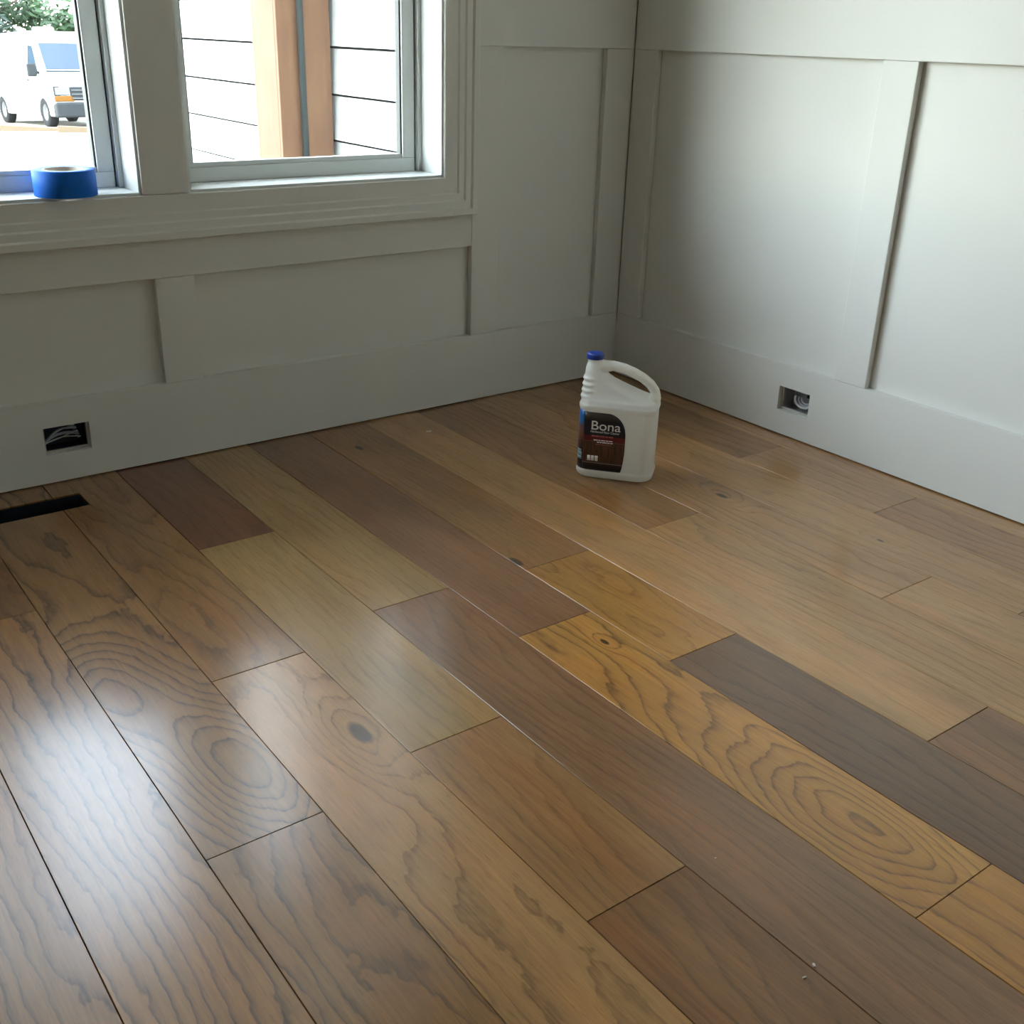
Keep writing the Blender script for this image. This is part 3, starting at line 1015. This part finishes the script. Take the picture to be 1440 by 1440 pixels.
for s0, s1, z0, z1, mt in ((0.004, 0.056, 0.1022, 0.1050, 'ink_red'), (0.009, 0.052, 0.0930, 0.0952, 'ink_white'), (0.017, 0.054, 0.0882, 0.0904, 'ink_white'), (0.014, 0.050, 0.0835, 0.0848, 'ink_red')):
    x_ = s0
    while x_ < s1 - 0.003:
        x2 = min(s1, x_ + rw.uniform(0.004, 0.011))
        ink('small_print', x_, x2, z0, z1, M[mt], lab)
        x_ = x2 + 0.0014
for x_ in (-0.003, 0.0055, 0.014):
    ink('certification_mark', x_, x_ + 0.0068, 0.044, 0.0565, M['ink_white'], lab)
for q in ((-0.034, -0.018, 0.043, 0.050), (-0.034, -0.018, 0.0515, 0.060), (-0.0325, -0.0195, 0.0615, 0.066)):
    ink('picture_block', q[0], q[1], q[2], q[3], M['ink_blue'], strip)

# ------------------------------------------------------------------ small debris on the floor
def chip(x, y, rz, l, w_, h, label, mat):
    mb = MB()
    pts = [(-l / 2, -w_ / 2), (l * 0.3, -w_ / 2), (l / 2, -w_ * 0.1), (l * 0.35, w_ / 2), (-l * 0.42, w_ * 0.4)]
    mb.prism(pts, 2, 0.0, h)
    o = mb.build('wood_chip', mat, None, (x, y, 0.0004), bevel=h * 0.15, seg=1)
    o.rotation_euler = (0, 0, rz)
    tag(o, label, 'wood chip')


chip(-0.752, -0.151, -0.5, 0.016, 0.008, 0.0012, 'small pale chip on the dark floor below the window', M['chip'])
chip(-1.326, -1.835, 0.9, 0.0055, 0.0030, 0.0016, 'upper of two tiny pale crumbs on the floor at the lower right', M['chip'])
chip(-1.348, -1.840, -0.2, 0.0055, 0.0022, 0.0014, 'lower of two tiny pale crumbs on the floor at the lower right', M['chip'])
chip(-1.291, -1.654, 0.3, 0.0028, 0.0018, 0.0010, 'tiny lone crumb on a brown floorboard right of centre', M['chip'])

# ------------------------------------------------------------------ outside: side wing, porch, post
LAP = 0.1705
wing_y0, wing_y1 = 0.157, 4.25
ext = struct(MB().box(0.010, 0.16, wing_y0, wing_y1, -0.60, 3.4).build('wall_outside', M['wrap']))  # near-black so the gaps between boards read as lap shadow lines
sd_mesh = None
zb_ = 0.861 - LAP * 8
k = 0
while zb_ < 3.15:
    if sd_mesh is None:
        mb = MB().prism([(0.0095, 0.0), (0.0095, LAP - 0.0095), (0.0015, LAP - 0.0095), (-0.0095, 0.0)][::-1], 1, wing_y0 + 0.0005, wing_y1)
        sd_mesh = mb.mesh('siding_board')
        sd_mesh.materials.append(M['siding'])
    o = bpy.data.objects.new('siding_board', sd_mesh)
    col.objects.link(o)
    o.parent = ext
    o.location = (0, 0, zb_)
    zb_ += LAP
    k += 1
MB().box(-0.012, 0.165, wing_y1 + 0.0005, wing_y1 + 0.02, -0.60, 3.4).build('corner_board', M['siding'], ext)
MB().box(-0.014, 0.010, wing_y1 - 0.09, wing_y1 + 0.0004, -0.60, 3.4).build('corner_board', M['siding'], ext)

PZ = -0.16
struct(MB().box(-9.0, 0.009, 0.157, 2.05, -0.75, PZ).build('porch_slab', M['concrete'], bevel=0.01))
PX0 = -1.75       # the porch roof covers only the stretch beside the wing
prf = struct(MB().box(PX0, 0.20, 0.157, 2.00, 3.35, 3.38).build('porch_roof', M['soffit']))
MB().box(PX0, -0.012, 1.68, 1.91, 3.15, 3.349).build('porch_beam', M['cedar'], prf, bevel=0.004)
MB().prism([(0.157, 3.381), (2.20, 3.381), (0.157, 4.0)], 0, PX0, 0.20).build('roof_slope', M['shingle'], prf)

ev = struct(MB().box(-9.0, PX0 - 0.001, 0.157, 1.40, 2.60, 2.64).build('eave', M['soffit']))
MB().prism([(0.157, 2.641), (1.45, 2.641), (0.157, 3.05)], 0, -9.0, PX0 - 0.001).build('roof_slope', M['shingle'], ev)

post = empty('porch_post', (-0.130, 1.797, PZ))
tag(post, 'cedar clad square porch post beside white siding outside the window', 'post')
hwp = 0.110
tb = 0.019
Hp = 3.15 - PZ - 0.001
for (x0, x1, y0, y1) in ((-hwp, hwp, -hwp, -hwp + tb), (-hwp, hwp, hwp - tb, hwp), (-hwp, -hwp + tb, -hwp + tb, hwp - tb), (hwp - tb, hwp, -hwp + tb, hwp - tb)):
    MB().box(x0, x1, y0, y1, 0.001, Hp).build('post_board', M['cedar'], post, bevel=0.003)
post2 = empty('porch_post', (PX0 + 0.125, 1.797, PZ))
tag(post2, 'cedar clad porch post at the open end of the porch roof', 'post')
for ch in list(post.children):
    c2 = ch.copy()
    col.objects.link(c2)
    c2.parent = post2
pipe = MB()
pipe.tube([(0, 0, 0), (0, 0, 3.25)], 0.0125, 14)
pp = pipe.build('conduit_pipe', M['pipe'], None, (-0.150, 1.671, PZ + 0.001))
tag(pp, 'grey vertical pipe running up in front of the cedar porch post', 'pipe')

# ------------------------------------------------------------------ outside: ground, lumber, van, trees
def gz(y):
    return -0.36 - 0.0445 * max(0.0, y)


g = MB()
rows = [-14, 0.0, 4, 10, 18, 26, 34, 44, 60, 90]
g.loft([[(-60, y, gz(y)), (-30, y, gz(y)), (0, y, gz(y)), (30, y, gz(y)), (70, y, gz(y))] for y in rows], cap=False, smooth=True, closed=False)
ground = struct(g.build('ground', M['gravel']))

for i, (x, y, rz, l, lb) in enumerate(((4.75, 26.1, -0.62, 2.0, 'pale board lying on the gravel left of the van wheel'), (5.85, 24.6, -0.50, 1.5, 'pale board lying on the gravel in front of the van bumper'))):
    o = MB().box(-l / 2, l / 2, -0.10, 0.10, 0.0, 0.14).build('lumber_board', M['lumber'], None, (x, y, gz(y) - 0.03), bevel=0.01)
    o.rotation_euler = (-0.036, 0.022, rz)
    tag(o, lb, 'board')

VX, VY = 6.78, 28.3
van = empty('cargo_van', (VX, VY, gz(VY) - 0.02), 0.06)
van.rotation_euler = (-0.044, 0, 0.06)
tag(van, 'white cargo van parked on gravel seen through the left window', 'van')
# side outline (y to the rear, z up) with wheel arches
def arch(yc, r=0.43, zc=0.36, n=9):
    return [(yc + r * math.cos(PI - PI * t / (n - 1)) if False else yc - r * math.cos(PI * t / (n - 1)), zc - 0.08 + r * math.sin(PI * t / (n - 1))) for t in range(n)]


outline = [(-0.86, 0.28)] + arch(0.0) + arch(3.4) + [(4.62, 0.30), (4.70, 0.60), (4.66, 1.70), (4.52, 2.20), (4.36, 2.29), (1.20, 2.31), (0.86, 2.25), (0.64, 2.10), (-0.06, 1.34), (-0.40, 1.25), (-0.74, 1.10), (-0.86, 0.98), (-0.90, 0.62)]
body_prof = []
nrings = [(-0.99, 0.06), (-1.0, 0.02), (-0.98, 0.0), (0.98, 0.0), (1.0, 0.02), (0.99, 0.06)]


def side_x(z, s):
    # tumblehome: the upper body leans in
    return s * (1.0 - max(0.0, (z - 1.05)) * 0.16)


vb = MB()
b0 = len(vb.v)
n = len(outline)
for s in (-1, 1):
    for y, z in outline:
        vb.v.append((side_x(z, s), y, z))
vb.f.append(tuple(range(n)))
vb.f.append(tuple(n + i for i in reversed(range(n))))
for i in range(n):
    j = (i + 1) % n
    vb.f.append((j, i, n + i, n + j))
vb.smooth = [False] * (n + 2)
vb.build('van_body', M['van_white'], van, bevel=0.035, seg=2)
MB().box(-0.80, 0.80, -0.55, 4.4, 0.30, 0.80).build('underbody', M['dark_plastic'], van)


def slab4(p4, t, mat, name, parent):
    p4 = [Vector(q) for q in p4]
    nrm = (p4[1] - p4[0]).cross(p4[3] - p4[0]).normalized() * t
    mb = MB()
    mb.loft([[q - nrm for q in p4], [q + nrm for q in p4]], smooth=False)
    return mb.build(name, mat, parent)


slab4([(-0.80, -0.02, 1.385), (0.80, -0.02, 1.385), (0.72, 0.565, 2.005), (-0.72, 0.565, 2.005)], 0.012, M['van_glass'], 'windshield', van)
slab4([(-0.83, -0.16, 1.325), (0.83, -0.16, 1.325), (0.83, -0.06, 1.35), (-0.83, -0.06, 1.35)], 0.012, M['dark_plastic'], 'wiper_cowl', van)
for s in (-1, 1):
    slab4([(side_x(1.28, s), 0.12, 1.28), (side_x(1.28, s), 0.95, 1.28), (side_x(1.96, s), 0.95, 1.96), (side_x(1.96, s), 0.62, 1.94)], 0.01, M['van_glass'], 'side_window', van)
    mr = MB().box(s * 1.02, s * 1.24, 0.02, 0.12, 1.22, 1.52).build('door_mirror', M['dark_plastic'], van, bevel=0.03)
    MB().box(s * 0.95, s * 1.04, 0.05, 0.10, 1.28, 1.34).build('mirror_arm', M['dark_plastic'], mr)
    hl = MB().box(s * 0.60, s * 0.97, -0.915, -0.80, 0.78, 0.98).build('headlight', M['lamp_clear'], van, bevel=0.02)
    MB().box(s * 0.84, s * 0.985, -0.912, -0.79, 0.775, 0.99).build('lamp_bezel', M['dark_plastic'], hl, bevel=0.008)
    MB().box(s * 0.50, s * 0.99, -0.925, -0.80, 0.635, 0.770).build('turn_signal', M['amber'], van, bevel=0.02)
    MB().box(s * 0.995, s * 1.004, 0.98, 0.985, 0.45, 1.95).build('door_seam', M['dark_plastic'], van)
    MB().box(s * 0.985, s * 1.012, 0.82, 0.94, 1.12, 1.16).build('door_handle', M['dark_plastic'], van, bevel=0.005)
grl = MB().box(-0.58, 0.58, -0.925, -0.80, 0.66, 0.98).build('grille', M['dark_plastic'], van, bevel=0.02)
for k in range(3):
    MB().box(-0.56, 0.56, -0.945, -0.926, 0.70 + 0.095 * k, 0.725 + 0.095 * k).build('grille_bar', M['wheel'], grl)
MB().box(-1.0, 1.0, -0.99, -0.72, 0.26, 0.62).build('front_bumper', M['dark_plastic'], van, bevel=0.05)
MB().box(-0.96, 0.96, 4.60, 4.80, 0.36, 0.58).build('rear_bumper', M['dark_plastic'], van, bevel=0.04)
rv = MB().box(-0.42, 0.02, 1.35, 1.80, 2.29, 2.42).build('roof_vent', M['van_white'], van, bevel=0.04)
for s in (-1, 1):
    for yw in (0.0, 3.4):
        wl_ = MB()
        wl_.lathe([(0.21, -0.11), (0.33, -0.115), (0.365, -0.08), (0.37, 0.0), (0.365, 0.08), (0.33, 0.115), (0.21, 0.11), (0.21, -0.11)], 28)
        o = wl_.build('tyre', M['tyre'], van, (s * 0.86, yw, 0.37))
        o.rotation_euler = (0, PI / 2, 0)
        hb = MB()
        hb.lathe([(0.0, 0.06), (0.06, 0.06), (0.075, 0.03), (0.17, 0.045), (0.205, 0.10), (0.21, 0.06), (0.21, -0.05), (0.0, -0.05)], 24)
        h_ = hb.build('hubcap', M['wheel'], o)
        if s < 0:
            h_.rotation_euler = (PI, 0, 0)

# trees behind the van
def tree(x, y, h, rx, mat, label, sd):
    rr = random.Random(sd)
    root = empty('leafy_tree', (x, y, gz(y) - 0.05))
    tag(root, label, 'tree', 'trees behind the van')
    tk = MB()
    tk.tube([(0, 0, 0), (0.05, 0.03, h * 0.3), (-0.05, 0.0, h * 0.6), (0.0, 0.05, h * 0.9)], [0.18, 0.15, 0.09, 0.03], 8)
    for q in range(5):
        a = q * 1.26 + rr.uniform(-0.3, 0.3)
        z0 = h * rr.uniform(0.25, 0.6)
        tk.tube([(0, 0, z0), (math.cos(a) * rx * 0.4, math.sin(a) * rx * 0.4, z0 + 0.6), (math.cos(a) * rx * 0.75, math.sin(a) * rx * 0.75, z0 + 1.0)], [0.06, 0.04, 0.02], 6)
    tk.build('trunk', M['bark'], root)
    cr_ = MB()
    clumps = []
    for _ in range(60):
        t = rr.uniform(0.05, 1.0)
        w_ = rx * math.sin(PI * min(1.0, 0.22 + 0.75 * t)) ** 0.7
        a = rr.uniform(0, 2 * PI)
        d = w_ * math.sqrt(rr.random())
        clumps.append((Vector((d * math.cos(a), d * math.sin(a), h * (0.02 + 0.97 * t))), rr.uniform(0.7, 1.05)))
    for c_, r_ in clumps:
        for _ in range(150):
            dv = Vector((rr.gauss(0, 1), rr.gauss(0, 1), rr.gauss(0, 1))).normalized() * (r_ * rr.uniform(0.2, 1.0))
            p_ = c_ + dv
            if p_.z < 0.05:
                continue
            ax = Vector((rr.gauss(0, 1), rr.gauss(0, 1), rr.gauss(0, 0.6))).normalized()
            bx = ax.orthogonal().normalized()
            l_ = rr.uniform(0.14, 0.24)
            b_ = len(cr_.v)
            cx_ = ax.cross(bx)
            cr_.v += [p_ - ax * l_, p_ + bx * l_ * 0.45 + cx_ * 0.02, p_ + ax * l_, p_ - bx * l_ * 0.45 + cx_ * 0.02]
            cr_.f.append((b_, b_ + 1, b_ + 2, b_ + 3))
            cr_.smooth.append(False)
    me_ = bpy.data.meshes.new('crown')
    me_.from_pydata([tuple(q) for q in cr_.v], [], cr_.f)
    obj('crown', me_, mat, root)


ti = 0
for x, y, h, rx, mt, lb in ((1.2, 43, 6.5, 2.0, 'leaf_b', 'blue-green leafy tree at the left edge, behind the white van'),
                            (6.6, 43, 7.0, 2.1, 'leaf_b', 'blue-green leafy tree behind the middle of the white van'),
                            (12.6, 43, 6.0, 2.0, 'leaf_a', 'bright green leafy tree behind the nose of the van'),
                            (4.2, 50, 8.5, 2.4, 'leaf_a', 'tall green tree furthest behind the rear of the white van'),
                            (9.9, 50, 8.5, 2.4, 'leaf_a', 'tall green tree furthest behind the windshield of the van'),
                            (15.8, 50, 8.0, 2.4, 'leaf_b', 'leafy tree rightmost behind the van')):
    ti += 1
    tree(x, y, h, rx, M[mt], lb, 40 + ti)
